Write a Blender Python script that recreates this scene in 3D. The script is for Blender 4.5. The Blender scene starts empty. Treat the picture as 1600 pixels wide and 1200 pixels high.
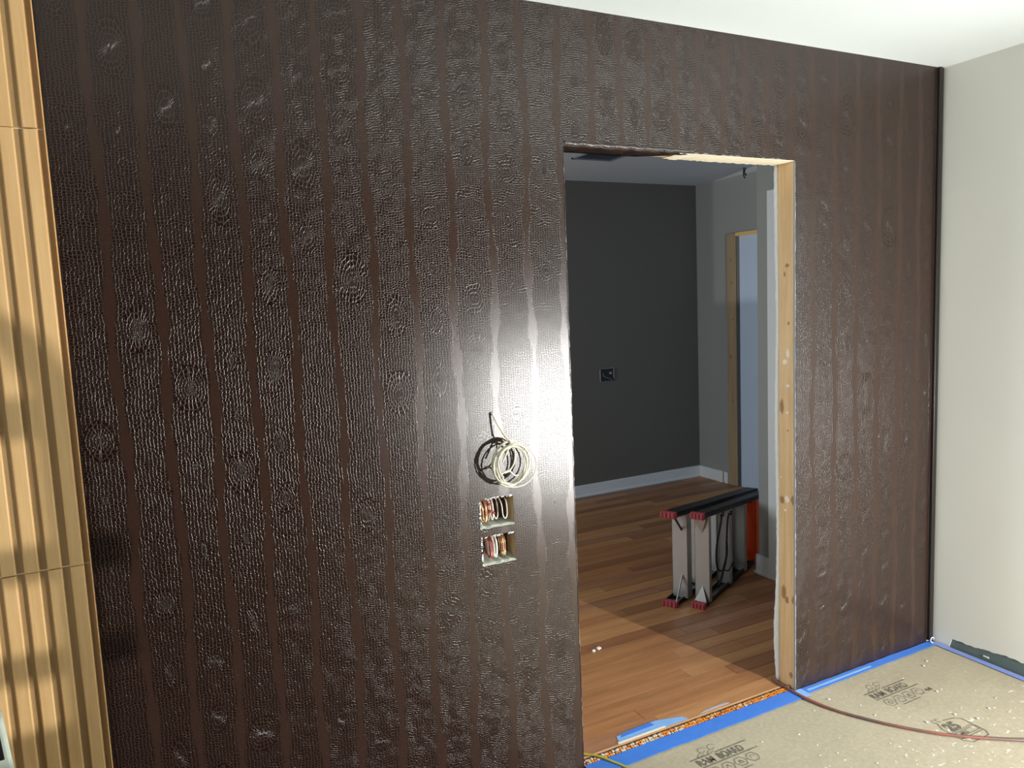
import bpy, bmesh, math, random
from mathutils import Vector, Matrix
random.seed(7)
PI = math.pi
S = bpy.context.scene
C = S.collection

# ------------------------------------------------------------------ camera
cd = bpy.data.cameras.new('camera'); cam = bpy.data.objects.new('camera', cd); C.objects.link(cam)
cd.sensor_width = 36.0; cd.lens = 1155.0/1600*36.0; cd.clip_start = 0.02
R = Matrix(((0.89296706, 0.08566174, -0.4418958, 0.0),
            (-0.44815091, 0.0774206, -0.89059913, -2.1276765),
            (-0.04207843, 0.99331169, 0.10752343, 1.6606879),
            (0, 0, 0, 1)))
cam.matrix_world = R
S.camera = cam

# ------------------------------------------------------------------ world, exposure, large lights
S.view_settings.view_transform = 'Standard'; S.view_settings.look = 'None'
S.view_settings.exposure = 0.0; S.view_settings.gamma = 1.0; S.view_settings.use_curve_mapping = False
w = bpy.data.worlds.new('world'); S.world = w; w.use_nodes = True
w.node_tree.nodes['Background'].inputs[0].default_value = (0.62, 0.75, 1.0, 1)
w.node_tree.nodes['Background'].inputs[1].default_value = 0.6

def area(name, loc, target, sx, sy, power, color, spread=180):
    l = bpy.data.lights.new(name, 'AREA'); l.shape = 'RECTANGLE'; l.size = sx; l.size_y = sy
    l.energy = power; l.color = color; l.spread = math.radians(spread)
    o = bpy.data.objects.new(name, l); C.objects.link(o); o.location = loc
    o.rotation_euler = (Vector(target)-Vector(loc)).to_track_quat('-Z', 'Z').to_euler()
    return o
area('daylight_right_window', (3.36, -1.9, 1.55), (0, -1.9, 1.55), 1.5, 1.3, 56, (0.88, 1.0, 1.0))
area('daylight_left_window', (-1.66, -1.5, 1.5), (3, -1.5, 1.5), 1.5, 1.3, 9, (0.95, 1.0, 1.0))
area('blue_fill_hidden', (4.07, 0.06, 1.25), (4.07, 2.0, 1.0), 0.66, 1.5, 6, (0.42, 0.68, 1.0))  # added blue fill behind the stub wall, brightens the far opening
area('next_room_fill', (-0.9, 1.7, 1.5), (4, 1.7, 1.3), 1.2, 1.3, 52, (0.88, 0.95, 1.0))  # added fill hung inside the room; the wall behind it has no window

LAMP = Vector((2.89, -2.80, 0.79))
ll = bpy.data.lights.new('work_lamp_light', 'SPOT'); ll.energy = 630; ll.color = (1.0, 0.985, 0.95)
ll.shadow_soft_size = 0.011; ll.spot_size = math.radians(144); ll.spot_blend = 1.0
lo = bpy.data.objects.new('work_lamp_light', ll); C.objects.link(lo); lo.location = LAMP
lo.rotation_euler = (Vector((1.7, 0.3, 0.55))-LAMP).to_track_quat('-Z', 'Z').to_euler()

# ------------------------------------------------------------------ node helpers
class NT:
    def __init__(s, name):
        s.m = bpy.data.materials.new(name); s.m.use_nodes = True
        s.t = s.m.node_tree; s.n = s.t.nodes; s.b = s.n['Principled BSDF']
    def node(s, typ, **kw):
        n = s.n.new(typ)
        for k, v in kw.items(): setattr(n, k, v)
        return n
    def link(s, a, b): s.t.links.new(a, b)
    def put(s, inp, v):
        if hasattr(v, 'is_linked') or isinstance(v, bpy.types.NodeSocket): s.link(v, inp)
        else: inp.default_value = v
    def m_(s, op, a, b=None, c=None, clamp=False):
        n = s.node('ShaderNodeMath', operation=op, use_clamp=clamp)
        s.put(n.inputs[0], a)
        if b is not None: s.put(n.inputs[1], b)
        if c is not None: s.put(n.inputs[2], c)
        return n.outputs[0]
    def coords(s):
        tc = s.node('ShaderNodeTexCoord'); return tc.outputs['Object']
    def geo(s): return s.node('ShaderNodeNewGeometry').outputs['Position']
    def sep(s, v):
        n = s.node('ShaderNodeSeparateXYZ'); s.link(v, n.inputs[0]); return n.outputs
    def comb(s, x, y, z):
        n = s.node('ShaderNodeCombineXYZ')
        for i, v in enumerate((x, y, z)): s.put(n.inputs[i], v)
        return n.outputs[0]
    def smooth(s, v, a, b, c=0.0, d=1.0):
        n = s.node('ShaderNodeMapRange', interpolation_type='SMOOTHSTEP')
        s.put(n.inputs[0], v); n.inputs[1].default_value = a; n.inputs[2].default_value = b
        n.inputs[3].default_value = c; n.inputs[4].default_value = d
        return n.outputs[0]
    def mapr(s, v, a, b, c, d):
        n = s.node('ShaderNodeMapRange'); s.put(n.inputs[0], v)
        for i, q in enumerate((a, b, c, d)): n.inputs[i+1].default_value = q
        return n.outputs[0]
    def mixc(s, f, a, b):
        n = s.node('ShaderNodeMix', data_type='RGBA'); s.put(n.inputs[0], f)
        for i, v in ((6, a), (7, b)):
            if isinstance(v, tuple): n.inputs[i].default_value = (*v, 1) if len(v) == 3 else v
            else: s.link(v, n.inputs[i])
        return n.outputs[2]
    def mixf(s, f, a, b):
        n = s.node('ShaderNodeMix', data_type='FLOAT'); s.put(n.inputs[0], f); s.put(n.inputs[2], a); s.put(n.inputs[3], b)
        return n.outputs[0]
    def noise(s, vec, scale, detail=3.0, rough=0.5):
        n = s.node('ShaderNodeTexNoise'); s.link(vec, n.inputs['Vector'])
        n.inputs['Scale'].default_value = scale; n.inputs['Detail'].default_value = detail; n.inputs['Roughness'].default_value = rough
        return n.outputs[0]
    def voro(s, vec, feature='DISTANCE_TO_EDGE', rnd=0.8, scale=1.0, dims='2D'):
        n = s.node('ShaderNodeTexVoronoi', feature=feature); n.voronoi_dimensions = dims; s.link(vec, n.inputs['Vector'])
        n.inputs['Scale'].default_value = scale; n.inputs['Randomness'].default_value = rnd
        return n.outputs[0]
    def bump(s, h, dist=0.001, strength=1.0):
        n = s.node('ShaderNodeBump'); s.link(h, n.inputs['Height']); n.inputs['Distance'].default_value = dist
        n.inputs['Strength'].default_value = strength; s.link(n.outputs[0], s.b.inputs['Normal'])
    def base(s, v):
        if isinstance(v, tuple): s.b.inputs['Base Color'].default_value = (*v, 1)
        else: s.link(v, s.b.inputs['Base Color'])
    def rough(s, v): s.put(s.b.inputs['Roughness'], v)

def plain(name, col, rough=0.6, metal=0.0, var=0.12, scale=25, bump=0.0):
    t = NT(name); p = t.geo()
    n = t.noise(p, scale, 4)
    c2 = tuple(c*(1-var) for c in col); c1 = tuple(min(1, c*(1+var)) for c in col)
    t.base(t.mixc(n, c2, c1)); t.rough(t.mapr(n, 0, 1, rough*0.88, min(1, rough*1.12)))
    t.b.inputs['Metallic'].default_value = metal
    if bump: t.bump(n, bump)
    return t.m

# glossy reptile embossed vinyl wallpaper
def vinyl_material():
    t = NT('embossed_vinyl'); P = t.sep(t.geo()); m = t.m_
    x, z = P[0], m('SUBTRACT', P[2], P[1])
    xw = m('ADD', x, m('MULTIPLY', m('SINE', m('MULTIPLY', m('SUBTRACT', x, 0.1), 3.5)), 0.026))
    u0 = m('ADD', m('DIVIDE', m('SUBTRACT', xw, 1.243), 0.12), 0.5)
    k = m('FLOOR', u0)
    wob = m('MULTIPLY', m('SINE', m('ADD', m('MULTIPLY', z, 9.0), m('MULTIPLY', k, 2.3))), 0.05)
    u = m('ADD', u0, wob)
    sd = m('MULTIPLY', m('SUBTRACT', m('FRACT', u), 0.5), 0.12)       # signed distance to a smooth band
    s = m('ABSOLUTE', sd)
    hw = m('ADD', 0.0105, m('MULTIPLY', m('SINE', m('ADD', m('MULTIPLY', z, 34.0), m('MULTIPLY', k, 1.7))), 0.0045))
    edge = t.noise(t.geo(), 90, 2)
    d = m('ADD', m('SUBTRACT', s, hw), m('MULTIPLY', m('SUBTRACT', edge, 0.5), 0.012))
    mask = t.smooth(d, -0.004, 0.006)
    # column local coordinates for the rosettes
    cu = m('FLOOR', m('ADD', u, 0.5))
    dx = m('MULTIPLY', m('SUBTRACT', m('FRACT', m('ADD', u, 0.5)), 0.5), 0.12)
    zz = m('ADD', m('DIVIDE', z, 0.185), m('ADD', m('MULTIPLY', m('SINE', m('MULTIPLY', cu, 5.1)), 0.3), m('MULTIPLY', m('SINE', m('ADD', m('MULTIPLY', z, 7.0), m('MULTIPLY', cu, 2.0))), 0.2)))
    dz = m('MULTIPLY', m('SUBTRACT', m('FRACT', zz), 0.5), 0.185)
    warp = t.noise(t.geo(), 22, 2)
    dzz = m('ADD', dz, m('MULTIPLY', m('SUBTRACT', warp, 0.5), 0.02))
    r = m('SQRT', m('ADD', m('MULTIPLY', dx, dx), m('MULTIPLY', m('MULTIPLY', dzz, dzz), 0.35)))
    th = m('ARCTAN2', dzz, dx)
    vp = t.voro(t.comb(m('ADD', m('DIVIDE', r, 0.0078), m('MULTIPLY', cu, 7.31)), m('ADD', m('MULTIPLY', th, 4.0), m('MULTIPLY', m('FLOOR', zz), 9.17)), 0.0), rnd=0.45)
    cx = m('ADD', x, m('MULTIPLY', m('SUBTRACT', warp, 0.5), 0.012))
    cz = m('ADD', z, m('MULTIPLY', m('SUBTRACT', t.noise(t.geo(), 17, 1), 0.5), 0.034))
    vg = t.voro(t.comb(m('DIVIDE', cx, 0.0088), m('DIVIDE', cz, 0.0066), 0.0), rnd=0.42)
    hsh = m('FRACT', m('MULTIPLY', m('SINE', m('ADD', m('MULTIPLY', cu, 12.99), m('MULTIPLY', m('FLOOR', zz), 78.2))), 43.7))
    inner = t.smooth(m('SUBTRACT', r, m('MULTIPLY', m('SUBTRACT', hsh, 0.60), 0.050)), 0.016, 0.024)
    v = t.mixf(inner, vp, vg)
    cell = m('MAXIMUM', t.smooth(v, 0.04, 0.135), m('MULTIPLY', t.smooth(r, 0.004, 0.010, 0.42, 0.0), m('SUBTRACT', 1.0, inner)))
    fine = t.voro(t.comb(m('DIVIDE', x, 0.0038), m('DIVIDE', z, 0.0034), 0.0), rnd=0.9)
    finec = m('MULTIPLY', t.smooth(fine, 0.0, 0.3), 0.16)
    h = t.mixf(mask, m('ADD', finec, 0.55), cell)
    t.bump(h, 0.0007, 0.44)
    t.base(t.mixc(mask, (0.036, 0.0185, 0.0130), t.mixc(cell, (0.050, 0.029, 0.021), (0.0125, 0.0050, 0.0034))))  # groove lines lightened: lamp glints put into the colour
    t.rough(t.mixf(mask, 0.305, m('SUBTRACT', 0.345, m('MULTIPLY', cell, 0.05))))
    # diffuse body under a gloss with a short-tailed lobe
    g = t.node('ShaderNodeBsdfAnisotropic', distribution='BECKMANN'); df = t.node('ShaderNodeBsdfDiffuse')
    fr = t.node('ShaderNodeFresnel'); fr.inputs['IOR'].default_value = 1.66
    mx = t.node('ShaderNodeMixShader')
    for src, dst in ((t.b.inputs['Base Color'], df.inputs['Color']), (t.b.inputs['Roughness'], g.inputs['Roughness'])): t.link(src.links[0].from_socket, dst)
    nsock = t.b.inputs['Normal'].links[0].from_socket
    for q in (g, df, fr): t.link(nsock, q.inputs['Normal'])
    t.link(fr.outputs[0], mx.inputs[0]); t.link(df.outputs[0], mx.inputs[1]); t.link(g.outputs[0], mx.inputs[2])
    t.link(mx.outputs[0], t.n['Material Output'].inputs['Surface'])
    return t.m

def wood_material(name, c_dark, c_light, axis=0, rough=0.45, knots=False, grain=1.0):
    t = NT(name); P = t.sep(t.geo()); m = t.m_
    sc = [18.0*grain]*3; sc[axis] = 1.1
    oi = t.node('ShaderNodeObjectInfo').outputs['Location']
    o = t.sep(oi)
    v = t.comb(m('MULTIPLY', P[0], sc[0]), m('MULTIPLY', P[1], sc[1]), m('MULTIPLY', P[2], sc[2]))
    add = t.node('ShaderNodeVectorMath', operation='ADD'); t.link(v, add.inputs[0])
    t.link(t.comb(m('MULTIPLY', o[0], 37.0), m('MULTIPLY', o[1], 53.0), m('MULTIPLY', o[2], 31.0)), add.inputs[1])
    n1 = t.noise(add.outputs[0], 1.6, 5, 0.6)
    n2 = t.noise(add.outputs[0], 7.0, 3, 0.6)
    f = m('ADD', m('MULTIPLY', n1, 0.75), m('MULTIPLY', n2, 0.35))
    c = t.mixc(t.smooth(f, 0.30, 0.78), c_dark, c_light)
    if knots:
        wn = t.noise(t.geo(), 60, 2)
        def spots(lst, col, c, amt):
            acc = None
            for (yy, zz_, ry, rz) in lst:
                a = m('DIVIDE', m('SUBTRACT', P[1], yy), ry); b = m('DIVIDE', m('SUBTRACT', P[2], zz_), rz)
                d = m('SQRT', m('ADD', m('MULTIPLY', a, a), m('MULTIPLY', b, b)))
                acc = d if acc is None else m('MINIMUM', acc, d)
            acc = m('ADD', acc, m('MULTIPLY', m('SUBTRACT', wn, 0.5), 0.9))
            return t.mixc(t.smooth(acc, 0.6, 1.2, amt, 0.0), c, col)
        c = spots(knots[0], (0.26, 0.11, 0.04), c, 0.8)
        if knots[1]: c = spots(knots[1], (0.92, 0.82, 0.68), c, 0.9)
    t.base(c); t.rough(t.mapr(n2, 0, 1, rough*0.8, rough*1.2)); t.bump(n2, 0.0004)
    return t.m

def board_material():
    t = NT('tan_protection_board'); p = t.geo(); P = t.sep(p); m = t.m_
    n = t.noise(p, 3.5, 4); n2 = t.noise(p, 60, 3)
    c = t.mixc(n, (0.345, 0.305, 0.218), (0.435, 0.385, 0.28))
    c = t.mixc(t.smooth(n2, 0.35, 0.75, 0, 0.25), c, (0.60, 0.53, 0.39))
    sp = t.noise(t.comb(m('MULTIPLY', P[0], 1.0), m('MULTIPLY', P[1], 1.7), 3.0), 26, 6, 0.66)
    blot = t.noise(t.comb(P[0], P[1], 9.0), 5, 2)
    near = t.smooth(m('ADD', m('MULTIPLY', P[1], -1.0), m('MULTIPLY', m('SUBTRACT', blot, 0.5), 0.5)), 0.22, 0.55)
    thr = m('SUBTRACT', 0.70, m('MULTIPLY', near, 0.085))
    f = m('MULTIPLY', m('SUBTRACT', sp, thr), 45.0, clamp=True)
    c = t.mixc(f, c, (0.84, 0.80, 0.68))
    dk = t.noise(t.comb(P[0], P[1], 21.0), 70, 3, 0.5)
    c = t.mixc(m('MULTIPLY', m('SUBTRACT', dk, 0.73), 30.0, clamp=True), c, (0.16, 0.13, 0.09))
    t.base(c); t.rough(0.75); t.bump(n2, 0.0004)
    return t.m

M = {}
JK = ([(0.071, 0.806, 0.014, 0.018), (0.010, 0.815, 0.016, 0.022), (0.072, 1.197, 0.012, 0.030), (0.064, 0.408, 0.016, 0.032), (0.046, 0.380, 0.010, 0.018), (0.010, 0.388, 0.012, 0.018),
       (0.025, 0.057, 0.010, 0.014), (0.041, 1.767, 0.012, 0.008), (0.055, 1.734, 0.005, 0.012), (0.035, 1.537, 0.006, 0.008), (0.040, 1.10, 0.004, 0.005)],
      [(0.040, 1.416, 0.008, 0.022), (0.055, 1.382, 0.012, 0.012), (0.039, 1.284, 0.011, 0.006), (0.043, 1.173, 0.007, 0.007), (0.045, 0.812, 0.013, 0.014), (0.054, 0.764, 0.008, 0.006), (0.076, 0.901, 0.006, 0.003)])
M['vinyl'] = vinyl_material()
M['white_wall'] = plain('white_paint', (0.80, 0.80, 0.745), 0.6, var=0.03, scale=3)
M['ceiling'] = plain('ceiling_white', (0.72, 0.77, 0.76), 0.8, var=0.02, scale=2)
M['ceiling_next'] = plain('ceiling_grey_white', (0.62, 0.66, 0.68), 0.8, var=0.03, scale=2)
M['dark_wall'] = plain('taupe_paint', (0.135, 0.125, 0.105), 0.7, var=0.04, scale=2)
M['grey_wall'] = plain('grey_paint', (0.30, 0.31, 0.29), 0.65, var=0.03, scale=2)
M['blue_wall'] = plain('pale_blue_paint', (0.55, 0.66, 0.80), 0.6, var=0.03, scale=2)
M['trim'] = plain('white_trim_paint', (0.74, 0.76, 0.76), 0.4, var=0.03, scale=5)
M['green_board'] = plain('green_moisture_board', (0.12, 0.165, 0.15), 0.8, var=0.2, scale=18, bump=0.0006)
M['drywall'] = plain('drywall_core', (0.78, 0.78, 0.75), 0.9, var=0.08, scale=60, bump=0.001)
M['drywall_grey'] = plain('drywall_paper', (0.33, 0.34, 0.35), 0.9, var=0.1, scale=60)
M['jamb_wood'] = wood_material('pine_stud', (0.62, 0.38, 0.17), (0.80, 0.56, 0.30), 2, 0.6, knots=JK)
M['stud_in_shade'] = wood_material('shaded_stud', (0.30, 0.21, 0.12), (0.42, 0.31, 0.19), 2, 0.6, knots=([(2.70, 1.76, 0.010, 0.014), (2.69, 1.45, 0.008, 0.010), (2.72, 1.13, 0.012, 0.02), (2.70, 0.75, 0.010, 0.012), (2.71, 1.95, 0.008, 0.012)], []))  # bare stud wood with the far room's shade put into its colour
M['header_wood'] = plain('header_board_wood', (0.82, 0.52, 0.20), 0.6)
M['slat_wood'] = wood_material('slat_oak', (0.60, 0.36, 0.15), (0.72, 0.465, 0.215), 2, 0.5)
M['slat_back_shaded'] = wood_material('slat_backing_shaded_oak', (0.38, 0.25, 0.11), (0.47, 0.32, 0.15), 2, 0.6)  # same oak as the slats, darkened in colour for groove shade
M['black'] = plain('black_gloss', (0.012, 0.010, 0.010), 0.3)
M['dark_trim'] = plain('dark_brown_trim', (0.012, 0.008, 0.007), 0.25)
M['planks'] = [wood_material('hardwood_%s' % n, a, b, 0, 0.46, grain=0.8) for n, a, b in (
    ('amber', (0.282, 0.122, 0.047), (0.435, 0.203, 0.084)),
    ('honey', (0.346, 0.162, 0.065), (0.525, 0.261, 0.110)),
    ('chestnut', (0.211, 0.087, 0.037), (0.333, 0.145, 0.063)),
    ('rose', (0.256, 0.116, 0.061), (0.410, 0.197, 0.105)),
    ('smoky', (0.192, 0.095, 0.053), (0.294, 0.151, 0.084)))]
M['subfloor'] = plain('dark_subfloor', (0.035, 0.03, 0.028), 0.8)
M['board'] = board_material()
M['ink'] = plain('printed_ink', (0.13, 0.115, 0.09), 0.8, var=0.3, scale=120)
M['tape'] = plain('blue_masking_tape', (0.055, 0.20, 0.68), 0.55, var=0.12, scale=30)
M['tape_pale'] = plain('pale_blue_tape', (0.22, 0.42, 0.78), 0.5, var=0.2, scale=30)
M['tape_lilac'] = plain('lilac_blue_tape', (0.22, 0.30, 0.66), 0.6, var=0.1, scale=30)
M['orange_mat'] = plain('orange_membrane', (0.85, 0.28, 0.04), 0.5, var=0.25, scale=60)
M['mortar'] = plain('pale_mortar', (0.66, 0.58, 0.46), 0.9, var=0.2, scale=60)
hs = NT('red_brown_hose'); hn = hs.noise(hs.geo(), 2.6, 3)
hs.base(hs.mixc(hs.smooth(hn, 0.42, 0.60), (0.33, 0.085, 0.06), (0.115, 0.068, 0.058))); hs.rough(0.45); M['hose'] = hs.m
M['yellow'] = plain('yellow_green_cord', (0.50, 0.44, 0.07), 0.45)
M['cream'] = plain('cream_cable', (0.70, 0.66, 0.50), 0.4, var=0.06)
M['white_wire'] = plain('white_wire', (0.75, 0.74, 0.66), 0.4)
M['copper'] = plain('copper_wire', (0.62, 0.36, 0.20), 0.3, 0.6)
M['red_wire'] = plain('red_wire', (0.32, 0.05, 0.05), 0.5)
M['box_brown'] = plain('box_brown', (0.10, 0.045, 0.022), 0.7, var=0.3)
M['box_tan'] = plain('box_tan', (0.50, 0.36, 0.19), 0.7, var=0.2)
M['box_pale'] = plain('box_pale', (0.58, 0.61, 0.53), 0.6, var=0.2, scale=80)
M['alu'] = plain('brushed_aluminium', (0.50, 0.51, 0.50), 0.36, 0.7, var=0.06)
M['black_rail'] = plain('black_fibreglass', (0.008, 0.009, 0.013), 0.45)
M['red_foot'] = plain('dusty_red_rubber', (0.36, 0.05, 0.065), 0.7, var=0.25, scale=90)
M['orange_cap'] = plain('orange_red_plastic', (0.75, 0.07, 0.012), 0.45)
M['strap'] = plain('black_strap', (0.012, 0.012, 0.014), 0.6)
M['metal_vent'] = plain('vent_grey', (0.22, 0.25, 0.28), 0.5)
M['paleplastic'] = plain('pale_grey_green_plastic', (0.48, 0.52, 0.44), 0.5)
M['yellow_metal'] = plain('yellow_lamp_stand', (0.7, 0.42, 0.03), 0.5)
em = NT('lamp_lens'); em.b.inputs['Emission Color'].default_value = (1, 0.95, 0.85, 1); em.b.inputs['Emission Strength'].default_value = 6.0; M['lens'] = em.m

# ------------------------------------------------------------------ mesh helpers
def box(bm, a, b, mi=0):
    x0, y0, z0 = (min(a[i], b[i]) for i in range(3)); x1, y1, z1 = (max(a[i], b[i]) for i in range(3))
    v = [bm.verts.new(p) for p in ((x0,y0,z0),(x1,y0,z0),(x1,y1,z0),(x0,y1,z0),(x0,y0,z1),(x1,y0,z1),(x1,y1,z1),(x0,y1,z1))]
    for q in ((3,2,1,0),(4,5,6,7),(0,1,5,4),(1,2,6,5),(2,3,7,6),(3,0,4,7)):
        f = bm.faces.new([v[i] for i in q]); f.material_index = mi
    return v

def obox(bm, c, ax, ay, az):                       # oriented box: centre and half-axis vectors
    c, ax, ay, az = map(Vector, (c, ax, ay, az))
    if ax.cross(ay).dot(az) < 0: az = -az
    v = [bm.verts.new(c+ax*i+ay*j+az*k) for k in (-1, 1) for i, j in ((-1,-1),(1,-1),(1,1),(-1,1))]
    for q in ((3,2,1,0),(4,5,6,7),(0,1,5,4),(1,2,6,5),(2,3,7,6),(3,0,4,7)): bm.faces.new([v[i] for i in q])

def tube(bm, pts, r, seg=8, closed=False):
    pts = [Vector(p) for p in pts]; n = len(pts); rings = []
    up = None
    for i, p in enumerate(pts):
        a = pts[i-1] if (i > 0 or closed) else pts[i]; b = pts[(i+1) % n] if (i < n-1 or closed) else pts[i]
        t = (b-a).normalized()
        if up is None: up = t.orthogonal().normalized()
        up = (up - t*up.dot(t))
        up = up.normalized() if up.length > 1e-6 else t.orthogonal().normalized()
        s = t.cross(up)
        rr = r[i] if isinstance(r, (list, tuple)) else r
        rings.append([bm.verts.new(p+up*math.cos(2*PI*j/seg)*rr+s*math.sin(2*PI*j/seg)*rr) for j in range(seg)])
    for i in range(n if closed else n-1):
        A, B = rings[i], rings[(i+1) % n]
        for j in range(seg): 
            f = bm.faces.new((A[j], A[(j+1) % seg], B[(j+1) % seg], B[j])); f.smooth = True
    if not closed:
        bm.faces.new(rings[0][::-1]); bm.faces.new(rings[-1])

def smooth_path(pts, k=8):
    pts = [Vector(p) for p in pts]; out = []
    for i in range(len(pts)-1):
        p0 = pts[max(i-1, 0)]; p1 = pts[i]; p2 = pts[i+1]; p3 = pts[min(i+2, len(pts)-1)]
        for j in range(k):
            t = j/k
            out.append(0.5*((2*p1)+(p2-p0)*t+(2*p0-5*p1+4*p2-p3)*t*t+(3*p1-p0-3*p2+p3)*t**3))
    out.append(pts[-1]); return out

def prism(bm, poly, z0, z1):                        # polygon (x, y) from z0 to z1
    n = len(poly)
    a = [bm.verts.new((x, y, z0)) for x, y in poly]; b = [bm.verts.new((x, y, z1)) for x, y in poly]
    bm.faces.new(a[::-1]); bm.faces.new(b)
    for i in range(n): bm.faces.new((a[i], a[(i+1) % n], b[(i+1) % n], b[i]))

def obj(name, bm, mat, parent=None, bevel=0.0):
    bmesh.ops.recalc_face_normals(bm, faces=bm.faces)
    me = bpy.data.meshes.new(name); bm.to_mesh(me); bm.free()
    for x in (mat if isinstance(mat, (list, tuple)) else [mat]): me.materials.append(x)
    o = bpy.data.objects.new(name, me); C.objects.link(o)
    if parent:
        o.parent = parent; o.matrix_parent_inverse = Matrix.Translation(-parent.location)
        if parent.type == 'EMPTY' and (parent.rotation_euler[2]): o.matrix_parent_inverse = Matrix.Identity(4)
    if bevel:
        md = o.modifiers.new('bevel', 'BEVEL'); md.width = bevel; md.segments = 2; md.limit_method = 'ANGLE'
    return o
def boxes(name, lst, mat, parent=None, bevel=0.0):
    bm = bmesh.new()
    for a, b in lst: box(bm, a, b)
    return obj(name, bm, mat, parent, bevel)
def thing(name, label, cat, loc=(0,0,0), group=None):
    o = bpy.data.objects.new(name, None); o.empty_display_size = 0.05; C.objects.link(o); o.location = loc
    o['label'] = label; o['category'] = cat
    if group: o['group'] = group
    return o
def tag(o, label, cat, group=None):
    o['label'] = label; o['category'] = cat
    if group: o['group'] = group
    return o
def struct(o, label=None):
    o['kind'] = 'structure'
    if label: o['label'] = label
    return o

# ================================================================== THE SETTING
XL, XR, YB, ZC = -1.5, 3.21, -3.05, 2.60          # left wall, right wall, back wall, ceiling
OX0, OX1, OZ = 1.277, 2.325, 2.168                 # opening in the front wall
HOLES = [(0.923, 1.042, 0.946, 1.041), (0.924, 1.043, 0.823, 0.917)]

# front wall: drywall body, vinyl skin, studs
wf = struct(boxes('wall_front', [((-0.163, 0.0015, 0), (0.92, 0.013, ZC)), ((1.046, 0.0015, 0), (OX0+0.002, 0.013, ZC)),
    ((0.92, 0.0015, 1.043), (1.046, 0.013, ZC)), ((0.92, 0.0015, 0), (1.046, 0.013, 0.821)), ((0.92, 0.0015, 0.919), (1.046, 0.013, 0.944)),
    ((OX0+0.002, 0.0015, OZ+0.002), (OX1+0.004, 0.013, ZC)), ((OX1-0.0025, 0.0015, 0), (XR-0.005, 0.013, ZC))], M['drywall_grey']),
    'dark brown glossy embossed wall with a doorway cut through it')
# vinyl skin with holes and slightly uneven cut edges
bm = bmesh.new()
zs = [i*0.0125 for i in range(0, 209)]
zs = sorted(set([round(z, 4) for z in zs if all(abs(z-q) > 0.004 for q in (HOLES[0][2], HOLES[0][3], HOLES[1][2], HOLES[1][3], OZ))] + [HOLES[0][2], HOLES[0][3], HOLES[1][2], HOLES[1][3], OZ, ZC]))
zs = [z for z in zs if z <= ZC]
xs = sorted(set([-0.160, 0.2, 0.6, HOLES[0][0], HOLES[0][1], 1.15, OX0, OX1] + [round(OX0+0.0131*i, 4) for i in range(1, 80)] + [2.6, 2.9, 3.168]))
vg = {}
def vv(i, j):
    if (i, j) in vg: return vg[(i, j)]
    x, z = xs[i], zs[j]; dx = dz = dy = 0
    if abs(x-OX0) < 1e-6 and z < OZ: dx = random.uniform(-0.0025, 0.0015)
    if abs(x-OX1) < 1e-6 and z < OZ: dx = random.uniform(-0.0015, 0.0015); 
    if abs(z-OZ) < 1e-6 and OX0 <= x <= OX1: dz = random.uniform(-0.002, 0.004)
    vg[(i, j)] = bm.verts.new((x+dx, dy, z+dz)); return vg[(i, j)]
for i in range(len(xs)-1):
    for j in range(len(zs)-1):
        xm, zm = (xs[i]+xs[i+1])/2, (zs[j]+zs[j+1])/2
        if OX0 < xm < OX1 and zm < OZ: continue
        if any(h[0] < xm < h[1] and h[2] < zm < h[3] for h in HOLES): continue
        bm.faces.new((vv(i, j), vv(i+1, j), vv(i+1, j+1), vv(i, j+1)))
sk = obj('wallpaper', bm, M['vinyl'], wf)
md = sk.modifiers.new('thick', 'SOLIDIFY'); md.thickness = 0.0014; md.offset = 0.0
sk['label'] = 'glossy dark brown reptile embossed vinyl wallpaper'
# vinyl folded under the header on the left
bm = bmesh.new()
prev = None
for i in range(60):
    x = OX0+0.001+i*0.0093
    e = math.sin(i*0.9)*0.0012+random.uniform(-0.0008, 0.0008)
    reach = 0.101-0.085*max(0, (i-38)/22)
    prof = [(-0.0012, OZ+0.012), (-0.0005, OZ+0.006+e), (0.0025, OZ+0.0005+e), (0.007, OZ-0.003+e), (0.016, OZ-0.006-0.002*math.sin(i*0.35)+e), (0.05*reach/0.101, OZ-0.004+e*2), (reach, OZ-0.0005)]
    if i > 38: prof = [(y_, z_+(OZ-0.001-z_)*(i-38)/24*(1 if z_ < OZ else 0)) for y_, z_ in prof]
    row = [bm.verts.new((x, y, z)) for y, z in prof]
    if prev:
        for a in range(6):
            f = bm.faces.new((prev[a], row[a], row[a+1], prev[a+1])); f.smooth = True
    prev = row
fl = obj('wallpaper_flap', bm, M['vinyl'], wf)
md = fl.modifiers.new('thick', 'SOLIDIFY'); md.thickness = 0.0012; md.offset = 0.0
# vinyl folded around the left edge of the doorway
bm = bmesh.new(); prev = None
for i in range(210):
    z = 0.004+i*0.01033
    e = random.uniform(-0.0012, 0.0012)+0.0012*math.sin(z*23)
    row = [bm.verts.new(p) for p in ((OX0-0.003, -0.0012, z), (OX0+0.0012+e, 0.0005, z), (OX0+0.0026+e, 0.006, z), (OX0+0.002, 0.03+e, z))]
    if prev:
        for a in range(3):
            f = bm.faces.new((prev[a], row[a], row[a+1], prev[a+1])); f.smooth = True
    prev = row
fe = obj('wallpaper_edge', bm, M['vinyl'], wf)
md = fe.modifiers.new('thick', 'SOLIDIFY'); md.thickness = 0.001; md.offset = 0.0
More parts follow.
